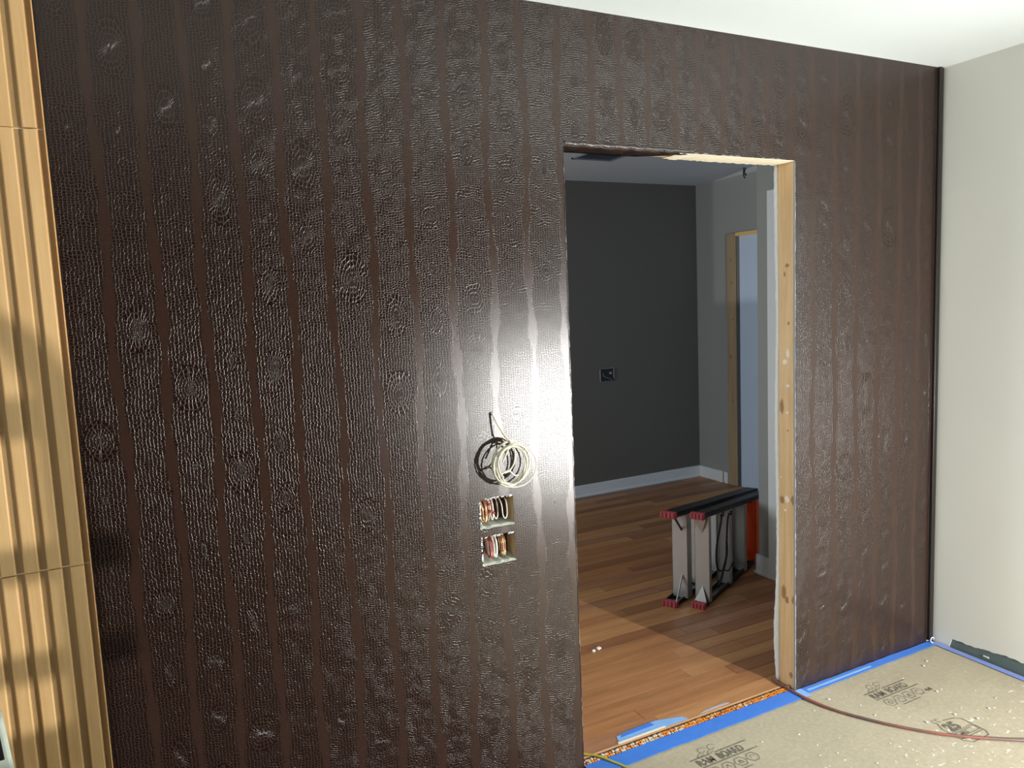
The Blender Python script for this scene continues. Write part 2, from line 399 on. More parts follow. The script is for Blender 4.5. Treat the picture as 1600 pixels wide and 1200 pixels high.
# studs around the opening
o = boxes('stud', [((OX1-0.003, 0.010, 0.0), (OX1+0.040, 0.088, OZ+0.001))], M['jamb_wood'], wf, 0.002); o['label'] = 'bare pine stud with knots and paint specks'
boxes('stud', [((OX0-0.038, 0.013, 0.0), (OX0, 0.088, OZ))], M['jamb_wood'], wf)
o = boxes('header_board', [((OX0-0.03, 0.010, OZ+0.001), (OX1+0.04, 0.088, OZ+0.09))], M['jamb_wood'], wf)
# ragged plaster edge down the far side of the stud
bm = bmesh.new(); prev = None
for i in range(150):
    z = 0.004+i*(OZ-0.006)/149
    bulge = 0.004*math.sin(z*7)+random.uniform(-0.0015, 0.002)
    if z < 0.42: bulge += 0.012*math.sin((0.42-z)/0.42*PI)
    row = [bm.verts.new(p) for p in ((OX1-0.003, 0.086, z), (OX1-0.007-bulge*0.4, 0.089, z), (OX1-0.008-bulge*0.6, 0.101+bulge*0.3, z), (OX1+0.03, 0.103, z))]
    if prev:
        for a in range(3):
            f = bm.faces.new((prev[a], row[a], row[a+1], prev[a+1])); f.smooth = True
    prev = row
pe = obj('plaster_edge', bm, M['drywall'], wf); pe['label'] = 'ragged white plaster edge along the stud'
md = pe.modifiers.new('thick', 'SOLIDIFY'); md.thickness = 0.002
# cream plaster bits under header, tapering to the left
bm = bmesh.new(); prev = None
for i in range(56):
    x = 1.76+i*(OX1-0.006-1.76)/55
    f_ = (i/55)
    e = random.uniform(-0.002, 0.002)
    row = [bm.verts.new(p) for p in ((x, 0.004, OZ-0.0005), (x, 0.05, OZ-0.002+e*0.4), (x, 0.100, OZ-0.001-0.002*abs(e)*200*0.5+e), (x, 0.103, OZ+0.01))]
    if prev:
        for a in range(3): bm.faces.new((prev[a], row[a], row[a+1], prev[a+1]))
    prev = row
hp = obj('header_plaster', bm, plain('cream_header_plaster', (0.86, 0.78, 0.58), 0.8, var=0.15, scale=40), wf); hp['label'] = 'cream plaster on the underside of the opening'
md = hp.modifiers.new('thick', 'SOLIDIFY'); md.thickness = 0.0015
# drywall of the next room side
struct(boxes('wall_partition', [((-1.5, 0.090, 0), (OX0, 0.103, 2.64)), ((OX0, 0.090, OZ+0.006), (OX1+0.004, 0.103, 2.64)), ((OX1+0.004, 0.090, 0), (3.178, 0.103, 2.64))], M['grey_wall']))

# dark corner trim and its slot
struct(boxes('trim_1', [((3.170, -0.016, 0.012), (3.196, 0.001, ZC-0.002))], M['dark_trim'], None, 0.004), 'dark brown corner trim against the white wall')
struct(boxes('trim_2', [((3.197, -0.006, 0.012), (XR-0.001, 0.001, ZC-0.002))], M['black']))

# right wall: green board body, white skim with a ragged lower edge, and a window out of frame
W1 = (-2.65, -1.15, 0.9, 2.2)
wr = struct(boxes('wall_right', [((3.213, W1[1], 0), (3.30, 0.0, ZC)), ((3.213, W1[0], 0), (3.30, W1[1], W1[2])), ((3.213, W1[0], W1[3]), (3.30, W1[1], ZC)), ((3.213, YB, 0), (3.30, W1[0], ZC))], M['green_board']),
    'off white wall on the right with a torn green strip at its foot')
bm = bmesh.new()
ys = [0.0]
while ys[-1] > YB: ys.append(max(YB, ys[-1]-0.012))
rg = random.Random(3); prevr = None; val = 0.046
for y in ys:
    if y > -0.085: zb = 0.001
    else:
        val += rg.uniform(-0.004, 0.004); val = min(0.068, max(0.040, val)); zb = val+0.012*min(1, (-y-0.085)/0.25)
    inwin = W1[0] <= y <= W1[1]
    row = [(zb, W1[2]), (W1[3], ZC)]
    cols = [[bm.verts.new((x, y, z)) for z in (zb, W1[2], W1[3], ZC)] for x in (XR, 3.213)]
    if prevr:
        for s_ in range(3):
            if s_ == 1 and inwin and previn: continue
            for q in range(2): bm.faces.new((prevr[q][s_], cols[q][s_], cols[q][s_+1], prevr[q][s_+1]))
        bm.faces.new((prevr[0][0], cols[0][0], cols[1][0], prevr[1][0]))
    prevr = cols; previn = inwin
sm = obj('plaster_skim', bm, M['white_wall'], wr)
boxes('plaster_chip', [((3.2105, -0.262, 0.020), (3.213, -0.238, 0.026))], M['white_wall'], wr)
def window(name, x0, x1, y0, y1, z0, z1):
    w_ = struct(boxes(name, [((x0, y0, z0), (x1, y0+0.05, z1)), ((x0, y1-0.05, z0), (x1, y1, z1)), ((x0, y0, z0), (x1, y1, z0+0.05)), ((x0, y0, z1-0.05), (x1, y1, z1)), ((x0, y0, (z0+z1)/2-0.02), (x1, y1, (z0+z1)/2+0.02))], M['trim']))
window('window_1', 3.215, 3.29, W1[0], W1[1], W1[2], W1[3])
# next-room stub of the right wall with casing and baseboard
struct(boxes('wall_stub', [((3.18, 0.104, 0), (3.30, 1.062, 2.64))], M['grey_wall']), 'grey green wall end seen through the doorway')
struct(boxes('trim_3', [((3.158, 0.872, 0), (3.18, 0.968, 2.225)), ((3.150, 0.862, 0), (3.18, 0.880, 2.225))], M['trim'], None, 0.003), 'white door casing behind the pine stud')
struct(boxes('baseboard_stub', [((3.164, 0.968, 0), (3.18, 1.076, 0.115)), ((3.155, 0.962, 0), (3.18, 1.085, 0.016)), ((3.18, 1.062, 0), (3.3, 1.078, 0.115))], M['trim'], None, 0.003), 'short white baseboard at the wall end')

# slatted wood wall on the left
wl = struct(boxes('wall_left', [((-0.80, -0.006, 0), (-0.1655, 0.02, ZC))], M['slat_back_shaded']), 'pale oak fluted slat wall at the left edge')
joints = [0.0, 1.053, 2.121, ZC]
tops = []
for c in range(13):
    x1 = -0.1795-c*0.0480 + 0.0
    for j in range(3):
        a, b = joints[j]+0.0012, joints[j+1]-0.0012
        bm = bmesh.new()
        dz = random.uniform(-0.0008, 0.0008)
        pf = [(-0.0305, -0.006), (-0.0305, -0.0135), (-0.0275, -0.0165), (-0.003, -0.0165), (0.0, -0.0135), (0.0, -0.006)]
        A = [bm.verts.new((x, y, -(b-a)/2)) for x, y in pf]; B = [bm.verts.new((x, y, (b-a)/2)) for x, y in pf]
        bm.faces.new(A[::-1]); bm.faces.new(B)
        for i in range(6): bm.faces.new((A[i], A[(i+1) % 6], B[(i+1) % 6], B[i]))
        o = obj('slat', bm, M['slat_wood']); o.location = (x1, 0, (a+b)/2+dz); o.parent = wl
boxes('edge_strip', [((-0.1655, -0.0175, 0), (-0.1635, 0.0, ZC))], plain('warm_edge_strip', (0.80, 0.42, 0.16), 0.5), wl)
boxes('joint_strip', [((-0.80, -0.0075, joints[k]-0.0012), (-0.168, -0.006, joints[k]+0.0012)) for k in (1, 2)], plain('pale_joint_filler', (0.8, 0.66, 0.42), 0.6), wl)
struct(boxes('trim_4', [((-0.1632, -0.006, 0), (-0.1612, 0.001, ZC))], M['black']))

# rest of the room that only shows by its light and its reflection
struct(boxes('wall_front_left', [((XL, 0, 0), (-0.80, 0.03, ZC))], M['white_wall']))
W2 = (-2.25, -0.75, 0.85, 2.15)
struct(boxes('wall_side', [((XL-0.1, W2[1], 0), (XL, 0.03, ZC)), ((XL-0.1, W2[0], 0), (XL, W2[1], W2[2])), ((XL-0.1, W2[0], W2[3]), (XL, W2[1], ZC)), ((XL-0.1, YB, 0), (XL, W2[0], ZC))], M['white_wall']))
window('window_2', XL-0.09, XL-0.015, W2[0], W2[1], W2[2], W2[3])
struct(boxes('wall_back', [((XL-0.1, YB-0.1, 0), (3.30, YB, ZC))], M['dark_trim']))
struct(boxes('ceiling', [((XL-0.1, YB-0.1, ZC), (3.30, 0.014, ZC+0.06))], M['ceiling']), 'bright white ceiling')
struct(boxes('floor', [((XL-0.1, YB-0.1, -0.06), (3.30, 0.014, -0.004))], M['subfloor']))

# next room
struct(boxes('wall_far', [((-1.5, 3.15, 0), (4.65, 3.25, 2.66))], M['dark_wall']), 'dark taupe wall of the next room')
struct(boxes('baseboard_far', [((-1.5, 3.134, 0), (4.53, 3.15, 0.095)), ((-1.5, 3.126, 0), (4.53, 3.15, 0.018)), ((-1.5, 3.138, 0.095), (4.53, 3.15, 0.102))], M['trim'], None, 0.003), 'white baseboard along the dark wall')
struct(boxes('wall_far_right', [((4.53, 2.765, 0), (4.63, 3.15, 2.66)), ((4.53, 1.5, 2.175), (4.63, 2.765, 2.66)), ((4.53, 0.1, 0), (4.63, 1.5, 2.66))], M['grey_wall']), 'blue grey wall with a bare framed opening')
struct(boxes('baseboard_right', [((4.514, 2.835, 0), (4.53, 3.134, 0.102)), ((4.518, 2.775, 0), (4.53, 2.822, 0.10))], M['trim'], None, 0.003))
o = struct(boxes('door_1', [((4.522, 2.655, 0), (4.63, 2.762, 2.174))], M['stud_in_shade'], None, 0.002), 'bare timber framing of the far opening')
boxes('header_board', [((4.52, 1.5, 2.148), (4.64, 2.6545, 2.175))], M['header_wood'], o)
boxes('stud', [((4.53, 1.5, 0), (4.63, 1.54, 2.148))], M['stud_in_shade'], o)
boxes('stud_edge_shade', [((4.524, 2.644, 0.0), (4.62, 2.655, 2.148))], plain('shadowy_stud_edge', (0.10, 0.09, 0.075), 0.7), o)  # dark strip along the stud, edge shade put into its colour
struct(boxes('wall_beyond', [((4.556, 1.5, 0), (4.66, 2.65, 2.16))], M['blue_wall']), 'pale blue wall closing the far opening')
struct(boxes('wall_next_left', [((-1.6, 0.1, 0), (-1.5, 3.25, 2.66))], M['grey_wall']))
struct(boxes('wall_hidden', [((3.30, 0.1, 0), (3.72, 0.2, 2.66)), ((4.42, 0.1, 0), (4.63, 0.2, 2.66)), ((3.72, 0.1, 0), (4.42, 0.2, 0.48)), ((3.72, 0.1, 2.02), (4.42, 0.2, 2.66))], M['grey_wall']))  # opening cut for the added blue fill
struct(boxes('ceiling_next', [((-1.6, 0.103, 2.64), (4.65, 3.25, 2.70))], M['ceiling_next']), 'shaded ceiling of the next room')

# hardwood floor, board by board
fh = struct(boxes('floor_hardwood', [((-1.5, 0.060, -0.06), (4.65, 3.15, -0.0125))], M['subfloor']), 'oak hardwood floor of the next room')
PW = 0.0833; rp = random.Random(11); y = 0.062; rowi = 0
proto = {}
lens = (0.8, 1.1, 1.4, 1.8)
for mi, m_ in enumerate(M['planks']):
    for L in lens:
        bm = bmesh.new()
        h = 0.0125
        box(bm, (-L/2+0.0006, -PW/2+0.0006, -h), (L/2-0.0006, PW/2-0.0006, -0.0008))
        top = [v for v in bm.verts if v.co.z > -0.001]
        box(bm, (-L/2+0.0014, -PW/2+0.0014, -0.0008), (L/2-0.0014, PW/2-0.0014, 0.0))
        me = bpy.data.meshes.new('plank'); bmesh.ops.recalc_face_normals(bm, faces=bm.faces); bm.to_mesh(me); bm.free(); me.materials.append(m_)
        proto[(mi, L)] = me
weights = [0]*5+[1]*5+[2]*3+[3]*3+[4]*1
while y < 3.13:
    x = 0.35-rp.uniform(0, 1.0)
    while x < 4.53:
        L = rp.choice(lens)
        mi = rp.choice(weights)
        o = bpy.data.objects.new('plank', proto[(mi, L)]); C.objects.link(o)
        o.location = (x+L/2, y+PW/2, 0); o.parent = fh
        x += L
    y += PW; rowi += 1

# ================================================================== THINGS ON THE FLOOR
def sheet(name, x0, x1, y0, y1, label, z=0.0):
    bm = bmesh.new(); nx = 24; ny = 12; g = []
    rr = random.Random(int(abs(y0)*1000))
    for j in range(ny+1):
        g.append([bm.verts.new((x0+(x1-x0)*i/nx, y0+(y1-y0)*j/ny, z+0.0006*math.sin(i*1.3+j*2.1))) for i in range(nx+1)])
    for j in range(ny):
        for i in range(nx): bm.faces.new((g[j][i], g[j][i+1], g[j+1][i+1], g[j+1][i]))
    for f in bm.faces:
        f.normal_update()
    o = obj(name, bm, M['board'])
    if o.data.polygons[0].normal.z < 0: o.data.flip_normals()
    md = o.modifiers.new('thick', 'SOLIDIFY'); md.thickness = 0.002; md.offset = -1
    return tag(o, label, 'floor board', 'tan protection sheets')
sheet('floor_protection_sheet', 1.15, 3.195, -1.005, -0.020, 'tan fibre protection sheet next to the brown wall, with printed marks and plaster splashes')
sheet('floor_protection_sheet', 1.15, 3.195, -2.0, -1.008, 'second tan protection sheet, just nearer than the frame bottom')
sheet('floor_protection_sheet', 1.15, 3.195, -3.0, -2.003, 'third tan protection sheet, farthest from the brown wall')

# printed marks on the sheet (flat print, parts of the sheet)
sheet0 = bpy.data.objects['floor_protection_sheet']
ZP = 0.0012
def text_part(s, x, y, h, sx=0.62, bold=0.012, name='print_text'):
    cu = bpy.data.curves.new('t', 'FONT'); cu.body = s; cu.size = 1.0; cu.align_x = 'LEFT'; cu.offset = bold; cu.extrude = 0.0
    to = bpy.data.objects.new('t', cu); C.objects.link(to)
    bpy.context.view_layer.update()
    me = bpy.data.meshes.new_from_object(to.evaluated_get(bpy.context.evaluated_depsgraph_get()))
    bpy.data.objects.remove(to)
    k = h/0.70
    me.transform(Matrix.Translation((x, y, ZP)) @ Matrix.Diagonal((k*sx, k, 1, 1)))
    me.name = name; me.materials.clear(); me.materials.append(M['ink'])
    o = bpy.data.objects.new(name, me); C.objects.link(o); o.parent = sheet0
    return o, (x, x+max((v.co.x for v in me.vertices), default=x)-x)
def seg(bm, a, b, w_):
    a, b = Vector((a[0], a[1], ZP)), Vector((b[0], b[1], ZP)); d = (b-a).normalized(); n = Vector((-d.y, d.x, 0))*w_/2
    bm.faces.new([bm.verts.new(p) for p in (a-n-d*w_*0.3, b-n+d*w_*0.3, b+n+d*w_*0.3, a+n-d*w_*0.3)])
def poly(bm, pts, w_, closed=True):
    for i in range(len(pts) if closed else len(pts)-1): seg(bm, pts[i], pts[(i+1) % len(pts)], w_)
def circ(cx, cy, r, n=6, ph=0): return [(cx+r*math.cos(ph+2*PI*i/n), cy+r*math.sin(ph+2*PI*i/n)) for i in range(n)]
def board_print(x, y, w_, hexes=4):
    # x,y: left end of the upper rule; w_: its length
    bm = bmesh.new()
    seg(bm, (x, y), (x+w_*0.33, y), 0.0035); seg(bm, (x+w_*0.44, y), (x+w_, y), 0.0035)
    seg(bm, (x+0.012, y-0.052), (x+w_+0.012, y-0.052), 0.0035)
    for i in range(hexes):
        cx, cy = x+0.045+i*0.056, y-0.089
        poly(bm, circ(cx, cy, 0.025, 6, 0), 0.0022)
        if i == 0: poly(bm, circ(cx, cy, 0.009, 8), 0.0022)
        elif i == 1: seg(bm, (cx-0.01, cy-0.006), (cx, cy+0.010), 0.002); seg(bm, (cx, cy+0.010), (cx+0.01, cy-0.006), 0.002)
        elif i == 2: poly(bm, circ(cx, cy-0.002, 0.011, 3, PI/2), 0.002); seg(bm, (cx-0.008, cy+0.002), (cx+0.008, cy+0.002), 0.002)
        else: poly(bm, circ(cx, cy, 0.010, 7)[:5], 0.002, False)
    seg(bm, (x+0.075, y-0.124), (x+0.18, y-0.124), 0.0025)
    # two horned heads above the rule
    for sx_, cx in ((1, x+w_*0.30), (1, x+w_*0.47)):
        pts = []
        for q in range(12):
            a = PI*0.1+q*0.52; r = 0.021-0.0012*q
            pts.append((cx+sx_*r*math.cos(a), y+0.028+r*math.sin(a)))
        poly(bm, pts, 0.0018, False)
        poly(bm, [(cx-0.012, y+0.022), (cx-0.030, y+0.014), (cx-0.038, y+0.004), (cx-0.026, y+0.001), (cx-0.008, y+0.010)], 0.0018, False)
    obj('print_logo', bm, M['ink'], sheet0)
    for s_, xx, sw in (('RAM', x+0.014, 0.76), ('BOARD', x+0.014+0.093, 0.70)):
        text_part(s_, xx, y-0.043, 0.034, sx=sw, bold=0.018)
board_print(2.526, -0.168, 0.252)
board_print(1.628, -0.155, 0.262)
text_part('4x8', 2.772, -0.278, 0.020, 0.8, 0.02)
# badge
bm = bmesh.new()
bx0, bx1, by0, by1 = 2.566, 2.696, -0.446, -0.580
poly(bm, [(bx0, by0-0.030), (bx0+0.02, by0+0.002)], 0.003, False)
poly(bm, [(bx0+0.058, by0+0.006), (bx1-0.02, by0-0.004), (bx1, by0-0.022), (bx1, by1+0.022), (bx1-0.018, by1), (bx0+0.02, by1), (bx0, by1+0.022), (bx0, by0-0.028)], 0.003, False)
seg(bm, (bx0, -0.509), (bx1, -0.509), 0.0018)
poly(bm, [(bx0+0.012, -0.517), (bx1-0.006, -0.517), (bx1-0.006, -0.540), (bx0+0.012, -0.540)], 0.0022)
seg(bm, (bx0+0.004, -0.550), (bx1-0.004, -0.550), 0.0022)
for cx in (bx0+0.022, bx0+0.042): poly(bm, circ(cx, by0+0.016, 0.010, 7, 0.4)[:6], 0.0018, False)
obj('print_badge', bm, M['ink'], sheet0)
text_part('25', bx0+0.020, -0.502, 0.044, 0.95, 0.045)
text_part('MILS', bx0+0.030, -0.5355, 0.014, 1.0, 0.02)
text_part('H', 1.50, -0.30, 0.03, 0.7, 0.03)

# plaster crumbs on the sheet
bm = bmesh.new(); rc = random.Random(5)
for i in range(150):
    x = rc.uniform(1.4, 3.1); y = -rc.uniform(0.10, 1.0)
    if rc.random() > 0.35+0.65*min(1, -y/0.5): continue
    r = rc.uniform(0.0007, 0.0024); a = rc.uniform(0, PI)
    obox(bm, (x, y, 0.002+r*0.15), (math.cos(a)*r*rc.uniform(1, 2.2), math.sin(a)*r*1.4, 0), (-math.sin(a)*r, math.cos(a)*r, 0), (0, 0, r*0.22))
for px, py in ((2.745, -0.50), (2.85, -0.48), (2.70, -0.44), (2.80, -0.30), (2.95, -0.14), (3.00, -0.12), (2.38, -0.12), (2.56, -0.42)):
    obox(bm, (px, py, 0.003), (0.004, 0.002, 0), (-0.001, 0.0035, 0), (0, 0, 0.001))
o = obj('plaster_crumbs', bm, M['drywall']); tag(o, 'white plaster crumbs scattered over the tan protection sheet', 'debris'); o['kind'] = 'stuff'
# chips on hardwood
for i, (x, y, s_) in enumerate(((1.83, 0.745, 0.010), (1.795, 0.735, 0.007))):
    bm = bmesh.new(); obox(bm, (x, y, 0.0035), (s_, 0.003, 0), (-0.002, s_*0.6, 0.001), (0, 0, 0.003))
    o = obj('plaster_chip', bm, M['drywall']); tag(o, ('larger' if i == 0 else 'smaller')+' white plaster chip of the pair on the lamplit hardwood', 'debris')

# tapes
def strip(name, pts, mat, label, z=0.003, th=0.0012, parent=None):
    bm = bmesh.new(); prism(bm, pts, z-th, z); o = obj(name, bm, mat, parent)
    if label: tag(o, label, 'tape')
    return o
def ragged(x0, x1, yn, yf, n, amp):
    r_ = random.Random(n); a = [(x0+(x1-x0)*i/n, yn+r_.uniform(-amp, amp)) for i in range(n+1)]
    b = [(x1-(x1-x0)*i/n, yf+r_.uniform(-amp, amp)) for i in range(n+1)]
    return a+b
strip('masking_tape', ragged(1.286, 2.315, -0.062, 0.010, 30, 0.0016), M['tape'], 'wide blue masking tape strip across the doorway threshold', 0.0042)
strip('masking_tape', ragged(2.30, 2.345, -0.060, -0.006, 4, 0.003), M['tape_pale'], 'pale blue torn tape end beside the foot of the pine stud', 0.0054)
strip('masking_tape', ragged(2.335, 3.19, -0.044, -0.004, 26, 0.0014), M['tape'], 'narrow blue masking tape along the foot of the brown wall right of the stud', 0.0046)
strip('masking_tape', [(2.36, -0.032), (2.75, -0.030), (2.75, -0.020), (2.36, -0.021)], M['tape_pale'], 'pale blue tape streak on top of the tape right of the stud', 0.0058)
bm = bmesh.new(); prism(bm, [(3.172, -0.02), (3.205, -0.02), (3.207, -3.0), (3.180, -3.0)], 0.0035, 0.0048)
tag(obj('masking_tape', bm, M['tape_lilac']), 'lilac blue masking tape along the foot of the white wall', 'tape')
# tape scrap on the hardwood, two layers
sc = thing('tape_scrap', 'torn blue tape scrap stuck on the edge of the hardwood', 'tape', (1.62, 0.09, 0.0))
strip('tape_layer', [(1.475, 0.064), (1.800, 0.064), (1.790, 0.088), (1.68, 0.118), (1.545, 0.115), (1.49, 0.105)], M['tape_pale'], None, 0.0016, 0.0012, sc)
strip('tape_layer', [(1.50, 0.090), (1.66, 0.094), (1.655, 0.117), (1.55, 0.113), (1.51, 0.104)], M['tape'], None, 0.0026, 0.0009, sc)
strip('tape_layer', [(1.47, 0.060), (1.69, 0.060), (1.69, 0.070), (1.47, 0.070)], M['white_wire'], None, 0.0030, 0.001, sc)
strip('masking_tape', [(1.86, 0.066), (2.02, 0.068), (2.01, 0.080), (1.90, 0.078)], plain('grey_tape', (0.42, 0.38, 0.40), 0.6), 'greyish tape scrap at the hardwood edge near the middle of the threshold', 0.0014)

# threshold: pale wood nosing and orange studded membrane
tm = thing('membrane_strip', 'orange studded membrane edge with pale mortar between hardwood and blue tape', 'threshold', (1.8, 0.03, 0))
boxes('membrane_base', [((1.285, 0.012, -0.004), (2.315, 0.050, 0.0005))], plain('brown_gap', (0.10, 0.05, 0.025), 0.9), tm)
bm = bmesh.new(); bm2 = bmesh.new(); rm = random.Random(4)
for i in range(88):
    x = 1.292+i*0.0116
    for j, yy in enumerate((0.018, 0.032)):
        xx = x+(0.005 if j else 0)+rm.uniform(-0.002, 0.002)
        tgt = bm if rm.random() < (0.45+0.5*(x > 1.75)) else bm2
        s_ = rm.uniform(0.0028, 0.0046)
        obox(tgt, (xx, yy+rm.uniform(-0.002, 0.002), 0.002+rm.uniform(0, 0.0015)), (s_, 0.001, 0), (-0.001, s_*1.15, 0), (0, 0, 0.002))
o = obj('orange_stud', bm, M['orange_mat'], tm); o['kind'] = 'stuff'
o = obj('mortar_lump', bm2, M['mortar'], tm); o['kind'] = 'stuff'
o = boxes('wood_nosing', [((1.285, 0.0505, -0.004), (2.315, 0.0605, 0.0012))], plain('pale_wood_nosing', (0.62, 0.36, 0.19), 0.6, scale=60), tm); o['label'] = 'thin pale wooden edge strip'
# little dark plug at stud foot
bm = bmesh.new(); tube(bm, [(2.296, 0.040, 0.004), (2.310, 0.034, 0.006), (2.322, 0.031, 0.006)], 0.006, 8)
tag(obj('scrap_plug', bm, M['box_brown']), 'small dark brown lump at the foot of the pine stud', 'debris')

# hose and cord
hp_ = smooth_path([(2.303, 0.115, 0.007), (2.300, 0.075, 0.007), (2.296, -0.013, 0.009), (2.300, -0.088, 0.010), (2.326, -0.188, 0.008), (2.375, -0.290, 0.008), (2.433, -0.383, 0.008), (2.50, -0.47, 0.008), (2.575, -0.545, 0.008), (2.735, -0.668, 0.008), (2.90, -0.76, 0.008), (3.08, -0.95, 0.008)])
bm = bmesh.new(); tube(bm, hp_, 0.0052, 10)
t_ = thing('air_hose', 'thin red brown hose curving over the tan sheet from the stud foot', 'hose', (2.3, 0.05, 0))
obj('hose', bm, M['hose'], t_)
bm = bmesh.new(); tube(bm, [p+Vector((0.0058, 0.0048, -0.0035)) for p in hp_[6:]], 0.0035, 8)
o = obj('twin_line', bm, plain('dark_cord', (0.10, 0.055, 0.045), 0.4), t_); o['label'] = 'darker thin line running along the hose'
bm = bmesh.new(); tube(bm, smooth_path([(1.281, 0.110, 0.005), (1.325, 0.066, 0.006), (1.355, 0.028, 0.010), (1.380, -0.018, 0.009), (1.404, -0.065, 0.007), (1.43, -0.15, 0.005), (1.42, -0.35, 0.005)]), 0.0042, 8)
tag(obj('extension_cord', bm, M['yellow']), 'yellow green cord crossing the blue tape at the left end of the threshold', 'cord')

# small ring in the corner
bm = bmesh.new(); tube(bm, [(3.178+0.012*math.cos(a), -0.024, 0.019+0.012*math.sin(a)) for a in [i*PI/8 for i in range(14)]], 0.0022, 6)
tag(obj('cable_end', bm, M['trim']), 'tiny white bent cable end in the floor corner by the white wall', 'cable')

# pale panel leaning at the bottom left corner of the picture
lp = thing('plastic_panel', 'pale grey green rounded panel edge with a dark slot at the lower left corner', 'panel', (-0.40, -0.155, 0.0))
bm = bmesh.new()
obox(bm, (-0.3925, -0.155, 0.397), (0.062, 0.0, 0.0), (0, 0.008, 0), (-0.030, 0, 0.393))
obj('panel', bm, M['paleplastic'], lp, 0.006)
bm = bmesh.new(); obox(bm, (-0.3770, -0.1640, 0.702), (0.012, 0, 0), (0, 0.0015, 0), (-0.002, 0, 0.03)); obj('slot', bm, M['black'], lp, 0.002)

# ================================================================== WALL THINGS
# cable coil
cc = thing('cable_coil', 'coil of cream cable hanging from a hole in the brown wall', 'cable', (0.974, -0.002, 1.318))
cx, cz = 1.012, 1.152
def coil(n, rx, rz, y0, ph, r=0.0024, jitter=0.006, seed=1, dx=0, dz=0):
    rr = random.Random(seed); pts = []; N = 22
    for i in range(int(n*N)+1):
        a = ph+2*PI*i/N; t_ = i/N
        k1 = 1+jitter/rx*math.sin(a*0.5+t_*2.2+seed)+jitter/rx*0.5*math.sin(a*1.7+seed*2)
        pts.append((cx+dx+rx*k1*math.cos(a)+0.003*t_, y0-0.003*t_+0.004*math.sin(a+seed), cz+dz+rz*k1*math.sin(a)))
    return pts
bm = bmesh.new()
top = smooth_path([(0.974, 0.0, 1.318), (0.978, -0.010, 1.312), (0.990, -0.024, 1.275), (1.006, -0.042, 1.240), (1.016, -0.050, 1.226), (1.002, -0.052, 1.195), (0.985, -0.052, 1.165)])
tube(bm, top, 0.0028, 8); obj('cable_lead', bm, M['cream'], cc)
for i, (n, rx, rz, y0, ph, sd, dx, dz) in enumerate(((2.2, 0.060, 0.070, -0.040, 1.2, 1, 0, 0), (2.0, 0.064, 0.066, -0.050, 2.6, 2, 0.004, -0.003), (1.6, 0.054, 0.060, -0.058, 0.3, 3, -0.004, 0.004), (1.0, 0.070, 0.068, -0.046, 4.0, 5, 0.018, -0.004))):
    bm = bmesh.new(); tube(bm, coil(n, rx, rz, y0, ph, seed=sd, dx=dx, dz=dz), 0.0024, 7); obj('cable_loop', bm, M['cream'], cc)
bm = bmesh.new(); tube(bm, smooth_path([(1.016, -0.052, 1.226), (1.028, -0.055, 1.20), (1.022, -0.060, 1.16), (0.998, -0.062, 1.135), (0.975, -0.058, 1.130), (0.990, -0.056, 1.10), (1.01, -0.055, 1.086)]), 0.0026, 7)
tube(bm, smooth_path([(0.975, -0.060, 1.130), (1.0, -0.062, 1.137), (1.02, -0.060, 1.120), (1.034, -0.060, 1.118)]), 0.0026, 7)
obj('cable_tail', bm, M['cream'], cc)
bm = bmesh.new(); tube(bm, [(0.976+0.004*math.cos(a), -0.0022, 1.316+0.004*math.sin(a)) for a in [i*PI/6 for i in range(12)]], 0.0016, 6, True)
obj('wall_hole_rim', bm, M['dark_trim'], cc)

